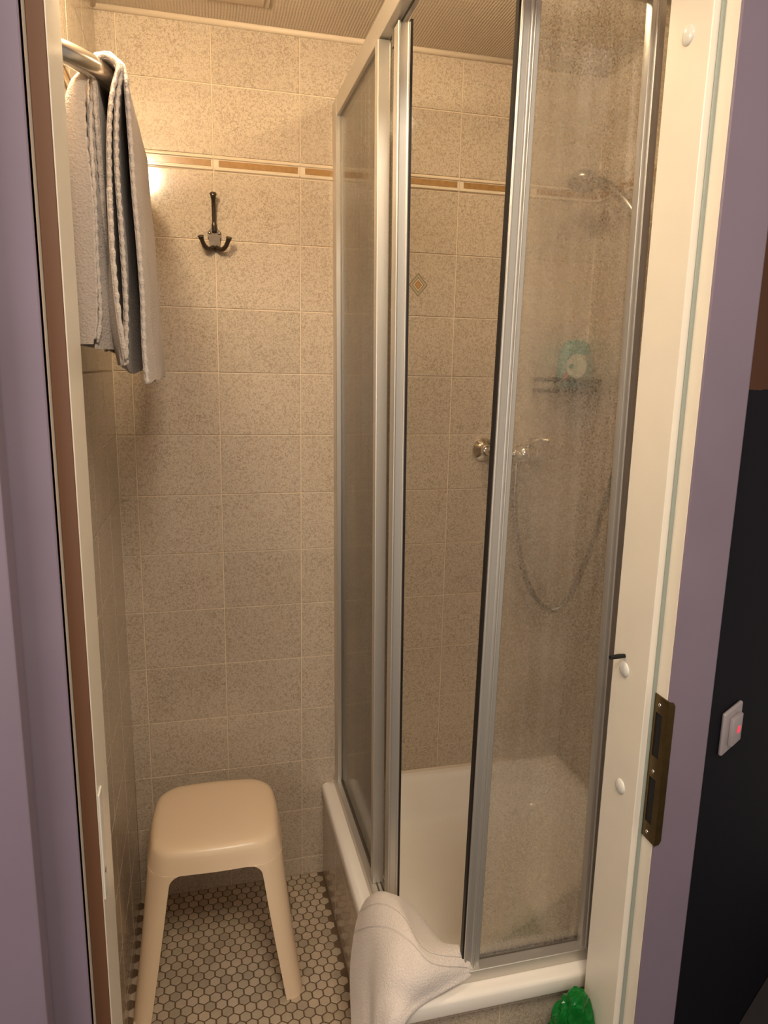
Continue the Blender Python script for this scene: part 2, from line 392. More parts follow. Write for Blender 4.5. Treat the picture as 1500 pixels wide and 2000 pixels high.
# hexagonal mosaic floor
bm = new(); box(bm, XL-0.05, XR+0.05, -0.93, 0.0, -0.03, -0.0012); floor = struct('floor', bm, M_HEXG)
HP = 0.0262; hr = (HP-0.0034)/2/math.cos(math.pi/6)
def hexverts(cx, cy, r, z): return [(cx + r*math.sin(math.pi/3*k), cy + r*math.cos(math.pi/3*k), z) for k in range(6)]
hv = hexverts(0, 0, hr, -0.0015) + hexverts(0, 0, hr, -0.0002) + hexverts(0, 0, hr-0.0012, 0.0006)
hf = [tuple(range(12, 18))[::-1]] + [(i, i+6, (i+1) % 6+6, (i+1) % 6) for i in range(6)] + [(i+6, i+12, (i+1) % 6+12, (i+1) % 6+6) for i in range(6)]
hexmats = []
for k, f in enumerate((0.82, 0.93, 1.0, 1.12, 1.05)):
    hexmats.append(plain('mosaic glaze %d' % k, (0.50*f, 0.395*f + (0.01 if k == 1 else 0), 0.285*f), 0.28, var=0.12, vscale=60))
hexmesh = []
for m in hexmats:
    me = bpy.data.meshes.new('hexagon_tile'); me.from_pydata(hv, [], hf); me.materials.append(m); me.update(); hexmesh.append(me)
cells = []
j = 0; y = -0.006
while y > -0.925:
    x = XL + 0.012 + (HP/2 if j % 2 else 0)
    while x < (0.462 if y > -0.735 else 0.85):
        cells.append((x, y)); x += HP
    y -= HP*math.sin(math.pi/3); j += 1
def seen(p):
    x, y = p
    under = 0.02 < x < 0.34 and y > -0.30
    return (0 if under else 1) * (-y) if y > -0.44 and x > -0.03 else -1
cells.sort(key=seen, reverse=True)
for (x, y) in cells[:300]:
    o = bpy.data.objects.new('hexagon_tile', random.choice(hexmesh)); COL.objects.link(o); o.location = (x, y, random.uniform(-.0002, .0002)); o.parent = floor
bm = new()
for (x, y) in cells[300:]:
    vs = [bm.verts.new((a+x, b+y, c)) for a, b, c in hv]; mi = random.randrange(5)
    for f in hf: bm.faces.new([vs[i] for i in f]).material_index = mi
o = obj('mosaic', bm, hexmats, floor); o['kind'] = 'stuff'

# plinth under the shower tray
bm = new(); box(bm, 0.4695, 0.484, -0.7345, 0.0, 0.0, 0.254); box(bm, 0.484, XR, -0.7345, -0.720, 0.0, 0.254); plinth = struct('wall_plinth', bm, M_GROUT)
tile_wall(plinth, [0.0, -0.2, -0.403, -0.606, -0.7345], lambda s: (0.4695, s), -math.pi/2, rows=[0.0, 0.0568, 0.2141, 0.254], border=-1)
tile_wall(plinth, [0.4695, 0.703, 0.906, 1.109, XR], lambda s: (s, -0.7345), 0.0, rows=[0.0, 0.0568, 0.2141, 0.254], border=-1)

# door wall and angled hallway wall
XO, XI = 0.866, 0.8495      # rebate face, stop face on the right
LO, LI = -0.0155, 0.0055    # the same on the left
bm = new(); ZD = 2.06
prism(bm, [(XO+0.012, YF), (1.150, YF), (1.140, -0.808), (0.94, -0.925), (XO+0.012, -0.925)], -0.03, ZC+0.04)
prism(bm, [(XL-0.30, YF), (XL-0.30, -0.915), (LO-0.012, -0.915), (LO-0.012, YF)], -0.03, ZC+0.04)
box(bm, LO-0.012, XO+0.012, -0.915, YF, ZD, ZC+0.04)
struct('wall_front', bm, plain('plain wall', (0.55, 0.47, 0.42), 0.7))
bm = new(); c30, s30 = math.cos(math.radians(30)), math.sin(math.radians(30))
A = Vector((0.936, -0.930)); B = A + Vector((c30, s30)) * 1.3; N = Vector((-s30, c30)) * 0.004
prism(bm, [tuple(A), tuple(B), tuple(B+N), tuple(A+N)], -0.03, 2.5); struct('wall_hallway', bm, M_HALL)
bm = new(); box(bm, -1.4, 2.2, -3.6, -0.93, -0.04, -0.005); prism(bm, [(0.938, -0.93), (2.06, -0.93), (2.06, -0.284)], -0.04, -0.005); struct('floor_hallway', bm, M_WOOD)

# door frame with the door folded back on the left
door = bpy.data.objects.new('door_1', None); COL.objects.link(door); door.location = (XO, -0.9, 0); door['kind'] = 'structure'
YS, YC = -0.896, -0.930
bm = new(); box(bm, XI, XO+0.012, YS, YF+0.004, 0, ZD, bev=0.0015, seg=2); obj('door_stop', bm, M_JAMB, door)
bm = new(); box(bm, XO, XO+0.016, YC+0.0005, YS, 0, ZD, bev=0.001); obj('jamb', bm, M_JAMB, door)
bm = new(); prism(bm, [(XO, YC), (XO, YC-0.001), (XO+0.0012, YC-0.004), (0.945, YC-0.004), (0.9505, YC+0.001), (0.9505, -0.915), (XO+0.016, -0.915), (XO+0.016, YC)], 0, ZD+0.07)
obj('casing', bm, M_FRAMEP, door)
bm = new(); box(bm, XO-0.006, XO+0.001, YS-0.0045, YS-0.0002, 0, ZD-0.02, bev=0.002, seg=2); obj('seal_or_shade_strip', bm, M_RUBBER, door)
bm = new(); box(bm, LO-0.012, LI, YS, YF+0.004, 0, ZD, bev=0.0015, seg=2); obj('door_stop', bm, M_JAMB, door)
bm = new(); box(bm, LO-0.014, LO, YC+0.0005, YS, 0, ZD, bev=0.001); obj('jamb', bm, M_JAMB, door)
bm = new(); box(bm, LO+0.0004, LI-0.0012, YS-0.0035, YS-0.0002, 0, ZD-0.02, bev=0.0008); obj('seal_or_shade_strip', bm, plain('shaded step brown', (0.14, 0.06, 0.028), 0.6), door)  # shade on the left step face, put in as a brown strip
bm = new(); box(bm, LO-0.085, LO, YC-0.003, -0.915, 0, ZD+0.07, bev=0.0015); obj('casing', bm, M_FRAMEP, door)
bm = new(); box(bm, LO, XO, YS, YF+0.004, ZD-0.02, ZD+0.01); box(bm, LO-0.085, 0.9505, YC-0.004, -0.915, ZD, ZD+0.07); obj('head_casing', bm, M_FRAMEP, door)
# the open leaf
bm = new(); box(bm, -0.75, 0.0, -0.0, 0.040, 0.01, ZD-0.01, bev=0.002, seg=2)
bmesh.ops.transform(bm, verts=bm.verts, matrix=Matrix.Translation((-0.0545, -0.998, 0)) @ Matrix.Rotation(math.radians(3), 4, 'Z'))
leaf = obj('door_leaf', bm, M_FRAMEP, door)
bm = new(); tube(bm, [(-0.060, -0.950, 1.80), (-0.060, -0.950, 1.89)], 0.007, 12); tube(bm, [(-0.060, -0.950, 1.89), (-0.060, -0.950, 1.897)], 0.009, 12); obj('hinge', bm, M_PEWTER, leaf, smooth=True, angle=40)
bm = new(); tube(bm, [(-0.060, -0.950, 0.22), (-0.060, -0.950, 0.31)], 0.007, 12); tube(bm, [(-0.060, -0.950, 0.31), (-0.060, -0.950, 0.317)], 0.009, 12); obj('hinge', bm, M_PEWTER, leaf, smooth=True, angle=40)
# strike plate with its two mortices, folded over the casing edge
bm = new()
zb, zt = 0.693, 0.950
X0 = XO - 0.0022
for (ya, yb, za, zc) in ((-0.9315, -0.8985, zt-0.030, zt), (-0.9315, -0.8985, 0.805, 0.843), (-0.9315, -0.8985, zb, zb+0.030),
                         (-0.9315, -0.9235, 0.843, zt-0.030), (-0.9065, -0.8985, 0.843, zt-0.030), (-0.9315, -0.9235, zb+0.030, 0.805), (-0.9065, -0.8985, zb+0.030, 0.805)):
    box(bm, X0, XO+0.0006, ya, yb, za, zc)
prism(bm, [(X0, zb), (X0+0.009, zb+0.002), (X0+0.0125, zb+0.008), (X0+0.0125, zt-0.008), (X0+0.009, zt-0.002), (X0, zt)], -0.9365, -0.9342, axis='y')
box(bm, X0, X0+0.002, -0.9342, -0.9315, zb, zt)
sp = obj('strike_plate', bm, M_BRONZE, door)
bm = new(); box(bm, XO-0.0005, XO+0.0009, -0.9235, -0.9065, 0.843, zt-0.030); obj('mortice', bm, M_BLACK, sp)
bm = new(); box(bm, XO-0.0005, XO+0.0009, -0.9235, -0.9065, zb+0.030, 0.805); obj('mortice', bm, M_BLACK, sp)
for z in (0.935, 0.817, 0.706):
    bm = new(); lathe(bm, [(0.0035, 0), (0.0035, 0.0006), (0.002, 0.0014), (0, 0.0016)], (X0, -0.915, z), (-1, 0, 0), 14); obj('screw', bm, M_CHROME, sp, smooth=True)
# plastic screw caps on the stop, and a dark peg above the middle one
for z, y in ((1.9356, -0.846), (0.9625, -0.832), (0.7529, -0.851)):
    bm = new(); lathe(bm, [(0.0135, 0), (0.0135, 0.0008), (0.0115, 0.0028), (0.006, 0.0044), (0, 0.0048)], (XI, y, z), (-1, 0, 0), 24); obj('screw_cap', bm, M_WHITEP, door, smooth=True)
bm = new(); tube(bm, [(XI, -0.829, 0.986), (XI-0.012, -0.830, 0.9865), (XI-0.030, -0.832, 0.9865)], [0.0035, 0.0042, 0.0036], 12); peg = obj('peg', bm, M_BLACK, door, smooth=True, angle=40)
peg['label'] = 'dark metal peg sticking out of the cream door frame'
# lighter plate low on the left stop
bm = new(); box(bm, LI-0.0005, LI+0.0022, -0.893, -0.868, 0.716, 0.880, bev=0.0008); pl = obj('keeper_plate', bm, M_WHITEP, door)
bm = new(); lathe(bm, [(0.004, 0), (0.004, 0.0006), (0, 0.0006)], (LI+0.0022, -0.880, 0.755), (1, 0, 0), 12, sy=1.0); obj('screw_hole', bm, M_PEWTER, pl)

# ------------------------------------------------------------------ shower tray
def rrect(x0, x1, y0, y1, r, n=8):
    pts = []
    rs = r if isinstance(r, (tuple, list)) else (r,)*4
    for (cx, cy, a0, rad) in ((x1, y1, 0, rs[0]), (x0, y1, 90, rs[1]), (x0, y0, 180, rs[2]), (x1, y0, 270, rs[3])):
        sx = -1 if cx == x1 else 1; sy = -1 if cy == y1 else 1
        ox, oy = cx + sx*rad, cy + sy*rad
        for k in range(n+1):
            a = math.radians(a0 + 90*k/n); pts.append((ox + rad*math.cos(a), oy + rad*math.sin(a)))
    return pts
tray = thing('shower_tray', (0.84, -0.38, 0.262), 'white enamelled shower tray with a rounded rim on the tiled plinth', 'shower tray')
TX0, TX1, TY0, TY1, TZ = 0.4625, XR-0.002, -0.770, -0.003, 0.291
rings = []
def ring(dx0, dx1, dy0, dy1, r, z): rings.append([(a, b, z) for a, b in rrect(TX0+dx0, TX1-dx1, TY0+dy0, TY1-dy1, r)])
CR = (0.002, 0.004, 0.026, 0.002)
ring(0.012, 0, 0.012, 0, CR, 0.2545)
ring(0.002, 0, 0.002, 0, CR, 0.2550)
ring(0.0005, 0, 0.0005, 0, CR, 0.2590)
ring(0, 0, 0, 0, CR, 0.2700)
ring(0.0004, 0, 0.0004, 0, CR, 0.2815)
ring(0.0022, 0, 0.0022, 0, CR, 0.2862)
ring(0.0060, 0, 0.0060, 0, (0.002, 0.004, 0.024, 0.002), 0.2890)
ring(0.0120, 0, 0.0120, 0, (0.002, 0.004, 0.020, 0.002), TZ)
ring(0.064, 0.022, 0.066, 0.022, 0.075, TZ+0.001)
ring(0.070, 0.029, 0.072, 0.029, 0.080, TZ-0.003)
ring(0.076, 0.036, 0.078, 0.036, 0.086, TZ-0.016)
ring(0.088, 0.050, 0.090, 0.050, 0.100, TZ-0.080)
ring(0.100, 0.062, 0.102, 0.062, 0.120, TZ-0.108)
ring(0.125, 0.085, 0.127, 0.085, 0.130, TZ-0.121)
ring(0.26, 0.22, 0.26, 0.22, 0.09, TZ-0.126)
bm = new(); RV = [[bm.verts.new(p) for p in r] for r in rings]
for a, b in zip(RV, RV[1:]):
    n = len(a)
    for k in range(n): bm.faces.new((a[k], a[(k+1) % n], b[(k+1) % n], b[k]))
bm.faces.new(RV[-1])
obj('basin', bm, M_ENAMEL, tray, smooth=True, angle=50)
bm = new(); lathe(bm, [(0.030, -0.002), (0.030, 0.001), (0.024, 0.003), (0.010, 0.0035), (0, 0.0035)], (0.60, -0.61, TZ-0.121), (0, 0, 1), 24); obj('drain', bm, M_CHROME, tray, smooth=True)
bm = new(); tube(bm, [(TX0+0.03, -0.003, TZ+0.001), (XR, -0.003, TZ+0.001)], 0.005, 8); tube(bm, [(XR-0.003, 0, TZ+0.001), (XR-0.003, -0.76, TZ+0.001)], 0.005, 8); obj('sealant', bm, M_CAULK, tray, smooth=True)

# ------------------------------------------------------------------ shower enclosure
enc = thing('shower_enclosure', (0.52, -0.72, TZ), 'aluminium framed corner shower enclosure with limescaled sliding panes on the tray', 'shower enclosure')
ZT0, ZT1 = 2.040, 2.082
LS = (0.30, 0.013, 2.06, -0.008)      # the side screen leans out a little at the top
def part(name, bm, mats, parent=None, ln=None, axis=0, **k):
    if ln: lean(bm, axis, *ln)
    return obj(name, bm, mats, parent or enc, **k)
ZR = 0.317
# rails
bm = new(); box(bm, 0.494, 0.526, -0.742, -0.012, ZT0, ZT1, bev=0.001); box(bm, 0.5125, 0.5165, -0.70, -0.02, ZT0-0.002, ZT0, mat=1); part('top_rail', bm, [M_ALU, M_ALUD], ln=LS)
bm = new(); box(bm, 0.494, XR-0.001, -0.742, -0.708, ZT0, ZT1, bev=0.001); part('top_rail', bm, M_ALU)
bm = new(); box(bm, 0.4835, 0.520, -0.705, -0.012, TZ, ZR, bev=0.001); box(bm, 0.4975, 0.501, -0.705, -0.012, ZR-0.001, ZR+0.0015, mat=1)
box(bm, 0.5075, 0.511, -0.705, -0.012, ZR-0.001, ZR+0.0015, mat=1); part('bottom_rail', bm, [M_ALU, M_ALUD], ln=LS)
bm = new(); box(bm, 0.540, XR-0.003, -0.742, -0.704, TZ, ZR, bev=0.0012); box(bm, 0.64, XR-0.003, -0.7185, -0.7165, ZR-0.001, ZR+0.0012, mat=1)
box(bm, 0.64, XR-0.003, -0.7115, -0.7085, ZR-0.001, ZR+0.004, mat=1); part('bottom_rail', bm, [M_ALU, M_ALUD])
bm = new(); prism(bm, [(0.4965, -0.705), (0.4965, -0.735), (0.503, -0.7415), (0.541, -0.7415), (0.541, -0.704), (0.534, -0.704)], TZ, ZR-0.002); part('corner_joint', bm, plain('brown plastic', (0.10, 0.07, 0.035), 0.5))
bm = new(); prism(bm, [(0.494, -0.705), (0.494, -0.744), (0.545, -0.744), (0.545, -0.704)], ZT0-0.001, ZT1+0.001); part('corner_joint', bm, M_ALU)
# wall profiles
bm = new(); box(bm, 0.488, 0.5005, -0.045, -0.001, ZR-0.018, ZT1-0.004, bev=0.0012); box(bm, 0.5005, 0.5025, -0.043, -0.001, ZR-0.018, ZT1-0.004, mat=1); box(bm, 0.5025, 0.514, -0.041, -0.001, ZR-0.018, ZT0, bev=0.001); part('wall_profile', bm, [M_ALU, M_ALUD], ln=(0.30, 0.013, 2.06, -0.004))
bm = new(); box(bm, XR-0.03, XR-0.001, -0.742, -0.708, ZR, ZT1, bev=0.0012); part('wall_profile', bm, M_ALU)
# side: fixed pane with its post, then the sliding panel behind it
fx = thing('fixed_panel', (0.503, -0.24, ZR), None, None); del_keys = None
fx.parent = enc; fx.location = fx.location - enc.location
bm = new(); box(bm, 0.5015, 0.5045, -0.448, -0.042, ZR, ZT0); part('pane', bm, M_PANE, fx, LS)
bm = new(); box(bm, 0.4905, 0.515, -0.466, -0.444, ZR, ZT0-0.002, bev=0.0022, seg=2); part('post', bm, M_ALU, fx, LS)
sd = thing('sliding_panel', (0.52, -0.3, ZR), None, None); sd.parent = enc; sd.location = sd.location - enc.location
bm = new(); box(bm, 0.519, 0.522, -0.520, -0.13, ZR+0.004, ZT0-0.006); part('pane', bm, M_PANE, sd, LS)
bm = new()
box(bm, 0.5095, 0.531, -0.543, -0.516, ZR-0.004, ZT0-0.004, bev=0.0012)
for xx, rr in ((0.5115, 0.0026), (0.5290, 0.0026)):
    tube(bm, [(xx, -0.5435, ZR-0.004), (xx, -0.5435, ZT0-0.004)], rr, 10)
part('stile', bm, M_ALU, sd, (0.30, 0.008, 2.06, -0.010), smooth=True, angle=40)
bm = new(); box(bm, 0.531, 0.5355, -0.545, -0.520, ZR-0.006, ZT0+0.001); part('magnetic_seal', bm, M_SEAL, sd, (0.30, 0.008, 2.06, -0.010))
bm = new(); box(bm, 0.508, 0.516, -0.512, -0.500, ZT0-0.030, ZT0-0.004); part('roller', bm, M_ALUD, sd, LS)
# front: leading stile, pane, and the far profile
sf = thing('sliding_panel', (0.64, -0.72, ZR), None, None); sf.parent = enc; sf.location = sf.location - enc.location
LF = (0.311, -0.001, 2.003, 0.0175)
bm = new(); box(bm, 0.6235, 0.6560, -0.7310, -0.7150, ZR-0.002, ZT0-0.004, bev=0.0012)
for xx, rr in ((0.6255, 0.0030), (0.6410, 0.0036), (0.6465, 0.0020)):
    tube(bm, [(xx, -0.7310, ZR-0.003), (xx, -0.7310, ZT0-0.004)], rr, 10)
part('stile', bm, M_ALU, sf, LF, smooth=True, angle=40)
bm = new(); box(bm, 0.6195, 0.6235, -0.7300, -0.7180, ZR, ZT0-0.004); part('magnetic_seal', bm, M_SEAL, sf, LF)
bm = new(); box(bm, 0.650, 0.960, -0.7165, -0.7135, ZR+0.002, ZT0-0.004); part('pane', bm, M_PANE, sf)
ff = thing('fixed_panel', (0.88, -0.72, ZR), None, None); ff.parent = enc; ff.location = ff.location - enc.location
LR = (0.32, 0.0, 2.03, -0.0165)
bm = new(); box(bm, 0.8735, 0.8905, -0.7370, -0.7190, ZR-0.001, ZT0, bev=0.0015, seg=2)
tube(bm, [(0.8840, -0.7372, ZR), (0.8840, -0.7372, ZT0)], 0.0020, 8)
part('post', bm, M_ALU, ff, LR, smooth=True, angle=40)
bm = new(); box(bm, 0.8905, 0.9010, -0.7340, -0.7190, ZR-0.001, ZT0, bev=0.001); part('post_flange', bm, M_ALU, ff, LR)
bm = new(); box(bm, 0.900, XR-0.03, -0.7315, -0.7285, ZR, ZT0); part('pane', bm, M_PANE, ff)

# ------------------------------------------------------------------ mixer, hose, hand shower
mx = thing('shower_mixer', (0.985, 0, 1.24), 'chrome wall-mounted shower mixer on the back wall between two round rosettes', 'shower mixer')
for x, z in ((0.911, 1.247), (1.061, 1.247)):
    bm = new(); lathe(bm, [(0.0, 0.0), (0.033, 0.0), (0.0335, 0.003), (0.030, 0.008), (0.020, 0.018), (0.014, 0.023), (0.0135, 0.034), (0.0, 0.034)], (x, -0.001, z), (0, -1, 0), 40); obj('rosette', bm, M_CHROME, mx, smooth=True, angle=50)
bm = new(); tube(bm, catmull([(0.911, -0.03, 1.247), (0.914, -0.046, 1.246), (0.926, -0.060, 1.245), (0.945, -0.064, 1.245)], 5), 0.0115, 16); obj('union', bm, M_CHROME, mx, smooth=True, angle=50)
bm = new(); tube(bm, catmull([(1.061, -0.03, 1.247), (1.058, -0.046, 1.246), (1.046, -0.060, 1.245), (1.028, -0.064, 1.245)], 5), 0.0115, 16)
obj('union', bm, M_CHROME, mx, smooth=True, angle=50)
bm = new(); lathe(bm, [(0, -0.052), (0.017, -0.052), (0.022, -0.044), (0.0245, -0.028), (0.0265, 0), (0.0245, 0.028), (0.022, 0.044), (0.017, 0.052), (0, 0.052)], (0.986, -0.066, 1.243), (1, 0, 0), 32); obj('body', bm, M_CHROME, mx, smooth=True, angle=60)
bm = new(); lathe(bm, [(0, 0.045), (0.012, 0.044), (0.020, 0.036), (0.024, 0.022), (0.025, 0.004), (0.022, 0.0)], (0.985, -0.088, 1.236), (0, -0.8, 0.45), 28); obj('cartridge_cap', bm, M_CHROME, mx, smooth=True)
bm = new(); tube(bm, catmull([(0.987, -0.105, 1.262), (1.002, -0.118, 1.276), (1.022, -0.135, 1.284), (1.040, -0.152, 1.284)], 5), [0.008]*5+[0.0085]*5+[0.010]*5+[0.011], 14); obj('lever', bm, M_CHROME, mx, smooth=True, angle=60)
bm = new(); tube(bm, [(0.985, -0.064, 1.222), (0.985, -0.064, 1.198)], 0.012, 16); obj('outlet', bm, M_CHROME, mx, smooth=True, angle=50)
def hose_mat():
    m, nt, b = new_mat('corrugated chrome hose')
    b.inputs['Base Color'].default_value = (0.34, 0.31, 0.27, 1); b.inputs['Metallic'].default_value = 1; b.inputs['Roughness'].default_value = 0.28
    return m
hp = catmull([(0.985, -0.064, 1.20), (0.984, -0.066, 1.12), (0.992, -0.07, 1.03), (1.014, -0.082, 0.92), (1.052, -0.10, 0.835), (1.098, -0.115, 0.808), (1.135, -0.13, 0.85), (1.160, -0.16, 0.96), (1.172, -0.20, 1.10), (1.178, -0.25, 1.27), (1.180, -0.27, 1.50), (1.176, -0.272, 1.70), (1.172, -0.270, 1.785)], 26)
bm = new(); tube(bm, hp, [0.0074 + 0.0012*(i % 2) for i in range(len(hp))], 12); ho = obj('shower_hose', bm, hose_mat(), smooth=True)
tag(ho, 'ribbed chrome shower hose hanging in a deep loop from mixer to hand shower', 'hose')
hs = thing('hand_shower', (1.172, -0.27, 1.79), 'chrome hand shower pointing left from its wall holder on the right shower wall', 'shower head')
bm = new(); tube(bm, catmull([(1.172, -0.270, 1.785), (1.168, -0.255, 1.82), (1.155, -0.225, 1.862), (1.135, -0.175, 1.905), (1.115, -0.135, 1.925)], 6), [0.010 + 0.0002*i for i in range(25)], 14); obj('handle', bm, M_CHROMED, hs, smooth=True, angle=50)
bm = new(); lathe(bm, [(0, 0.020), (0.020, 0.018), (0.034, 0.008), (0.040, -0.004), (0.038, -0.010), (0, -0.012)], (1.100, -0.115, 1.930), (0.25, 0.25, 1.0), 28); obj('rose', bm, M_CHROMED, hs, smooth=True, angle=50)
hb = thing('shower_holder', (XR, -0.262, 1.81), 'chrome wall bracket holding the hand shower on the right shower wall', 'bracket')
bm = new(); lathe(bm, [(0, 0), (0.022, 0), (0.022, 0.006), (0.012, 0.012), (0.010, 0.026), (0, 0.026)], (XR-0.002, -0.262, 1.808), (-1, 0, 0), 24); obj('base', bm, M_CHROME, hb, smooth=True, angle=50)
bm = new(); lathe(bm, [(0.0125, -0.014), (0.0165, -0.014), (0.0165, 0.014), (0.0125, 0.014), (0.0125, -0.014)], (1.1695, -0.262, 1.808), (-0.15, 0.35, 1), 24); obj('clamp', bm, M_CHROMED, hb, smooth=True, angle=50)

# ------------------------------------------------------------------ soap basket and the pack on it
bk = thing('soap_shelf', (1.12, 0, 1.41), 'chrome wire corner shelf on the back wall behind the front pane', 'shelf')
bx0, bx1, by0, by1 = 1.042, 1.203, -0.112, -0.004
for z, nm in ((1.442, 'rim_wire'), (1.412, 'base_wire')):
    bm = new(); p = rrect(bx0, bx1, by0, by1, 0.02, 5); p = [(a, b, z) for a, b in p]; tube(bm, p + [p[0]], 0.0034, 8, cap=False); obj(nm, bm, M_PEWTER, bk, smooth=True)
bm = new()
for i in range(13):
    x = bx0 + 0.016 + i*(bx1-bx0-0.032)/12; tube(bm, [(x, by0, 1.442), (x, by0, 1.412), (x, by1, 1.412)], 0.0018, 6)
o = obj('cross_wires', bm, M_PEWTER, bk); o['kind'] = 'stuff'
pk = thing('shower_gel_pack', (1.138, -0.066, 1.415), 'teal oval shower gel bottle with a pale label standing on the wire shelf', 'bottle')
bm = new(); prof = [(0.0, 0.0), (0.036, 0.0), (0.046, 0.010), (0.052, 0.035), (0.052, 0.066), (0.048, 0.092), (0.039, 0.114), (0.024, 0.129), (0.0, 0.134)]
lathe(bm, prof, (1.138, -0.066, 1.416), (0, 0, 1), 32)
for v in bm.verts: v.co.y = -0.066 + (v.co.y + 0.066) * 0.52
obj('bottle_body', bm, plain('teal plastic', (0.05, 0.22, 0.20), 0.3), pk, smooth=True)
bm = new(); n = 28
def skin_y(x): return -0.066 - 0.52*math.sqrt(max(0, 0.0528**2 - (x-1.138)**2)) - 0.0006
cen = bm.verts.new((1.130, skin_y(1.130), 1.478)); rg = [bm.verts.new((1.130 + 0.029*math.cos(2*math.pi*k/n), skin_y(1.130 + 0.029*math.cos(2*math.pi*k/n)), 1.478 + 0.032*math.sin(2*math.pi*k/n))) for k in range(n)]
for k in range(n): bm.faces.new((cen, rg[k], rg[(k+1) % n]))
obj('label_patch', bm, plain('pale label', (0.62, 0.62, 0.52), 0.4), pk, smooth=True)
bm = new(); lathe(bm, [(0.0075, 0), (0.0075, 0.001), (0, 0.001)], (1.103, skin_y(1.103), 1.452), (0, -1, 0), 16); obj('red_spot', bm, plain('red print', (0.6, 0.10, 0.07), 0.4), pk)
bm = new(); lathe(bm, [(0.0055, 0), (0.0055, 0.001), (0, 0.001)], (1.152, skin_y(1.152), 1.502), (0, -1, 0), 16); obj('red_spot', bm, plain('dull red print', (0.45, 0.14, 0.10), 0.4), pk)

# ------------------------------------------------------------------ coat hook
hk = thing('coat_hook', (0.201, 0, 1.76), 'dark pewter triple coat hook screwed to the back wall tiles', 'coat hook')
def hx(px): return 0.201 + (px - 418) * 0.00130
def hz(py): return 1.7585 - (py - 468) * 0.00130
bm = new()
out = [(-0.0165, 0.010), (-0.0155, 0.015), (-0.008, 0.020), (-0.004, 0.030), (0.004, 0.030), (0.008, 0.020), (0.0155, 0.015), (0.0165, 0.010), (0.0155, 0.002), (0.0105, -0.012), (0.009, -0.028), (-0.009, -0.028), (-0.0105, -0.012), (-0.0155, 0.002)]
prism(bm, [(0.2015+a, 1.756+b) for a, b in out], -0.0062, -0.0015, axis='y')
bmesh.ops.bevel(bm, geom=[e for e in bm.edges if abs(e.verts[0].co.y - e.verts[1].co.y) < 1e-6 and e.verts[0].co.y < -0.005], offset=0.0018, segments=2, affect='EDGES')
obj('back_plate', bm, M_PEWTER, hk, smooth=True, angle=40)
bm = new(); pp = catmull([(0.2015, -0.005, 1.770), (0.2012, -0.010, 1.795), (0.2008, -0.016, 1.825), (0.2003, -0.026, 1.846), (0.2000, -0.031, 1.852)], 6)
tube(bm, pp, [0.0062]*5+[0.0046]*6+[0.0050]*6+[0.0062]*3+[0.0080]*3+[0.0062]*2, 14); obj('prong', bm, M_PEWTER, hk, smooth=True)
for s in (-1, 1):
    bm = new(); pp = catmull([(0.2015+s*0.003, -0.008, 1.735), (0.2015+s*0.014, -0.018, 1.7295), (0.2015+s*0.024, -0.030, 1.735), (0.2015+s*0.031, -0.038, 1.750), (0.2015+s*0.0325, -0.041, 1.756)], 6)
    tube(bm, pp, [0.0060]*6+[0.0055]*6+[0.0052]*6+[0.0062]*3+[0.0072]*3+[0.005], 14); obj('prong', bm, M_PEWTER, hk, smooth=True)
for x, z in ((0.1905, 1.768), (0.2125, 1.768), (0.2015, 1.7345)):
    bm = new(); lathe(bm, [(0.0036, 0), (0.0036, 0.001), (0.002, 0.0024), (0, 0.0027)], (x, -0.006, z), (0, -1, 0), 14); obj('screw', bm, plain('bright screw', (0.4, 0.34, 0.27), 0.3, metal=1.0), hk, smooth=True)

# ------------------------------------------------------------------ vent in the ceiling
vt = thing('ceiling_vent', (0.22, -0.2, ZC-0.01), 'pale square ceiling vent cover with a raised edge near the back wall', 'vent')
bm = new(); box(bm, 0.110, 0.326, -0.312, -0.106, ZC-0.006, ZC-0.0005, bev=0.002); obj('frame', bm, plain('vent paint', (0.58, 0.48, 0.37), 0.5), vt)
bm = new(); box(bm, 0.122, 0.314, -0.300, -0.118, ZC-0.010, ZC-0.006, bev=0.002); obj('cover', bm, plain('vent cover paint', (0.52, 0.42, 0.31), 0.5), vt)

# ------------------------------------------------------------------ wall lamp above the frame
wl = thing('wall_lamp', (XL, -0.70, 2.04), 'small globe wall lamp on the left tiled wall above the towel rail', 'lamp')
bm = new(); lathe(bm, [(0, 0), (0.035, 0), (0.035, 0.008), (0.018, 0.016), (0.018, 0.02), (0, 0.02)], (XL+0.002, -0.70, 2.04), (1, 0, 0), 24); obj('base', bm, M_CHROME, wl, smooth=True, angle=40)
bm = new(); bmesh.ops.create_uvsphere(bm, u_segments=24, v_segments=14, radius=0.034); bmesh.ops.translate(bm, verts=bm.verts, vec=LAMP); obj('globe', bm, M_BULB, wl, smooth=True)

cl = thing('fill_lamp', (0.74, -0.50, ZC-0.06), 'added unseen dome fill lamp above the shower tray', 'lamp')  # added lamp out of view, lifts the light level of the room
bm = new(); lathe(bm, [(0, 0), (0.080, 0), (0.080, 0.010), (0, 0.010)], (0.74, -0.50, ZC-0.001), (0, 0, -1), 32); obj('base', bm, M_CREAM, cl, smooth=True, angle=40)
bm = new(); lathe(bm, [(0.072, 0.010), (0.068, 0.026), (0.050, 0.040), (0.025, 0.046), (0, 0.047)], (0.74, -0.50, ZC-0.001), (0, 0, -1), 32); obj('dome', bm, M_DOME, cl, smooth=True)

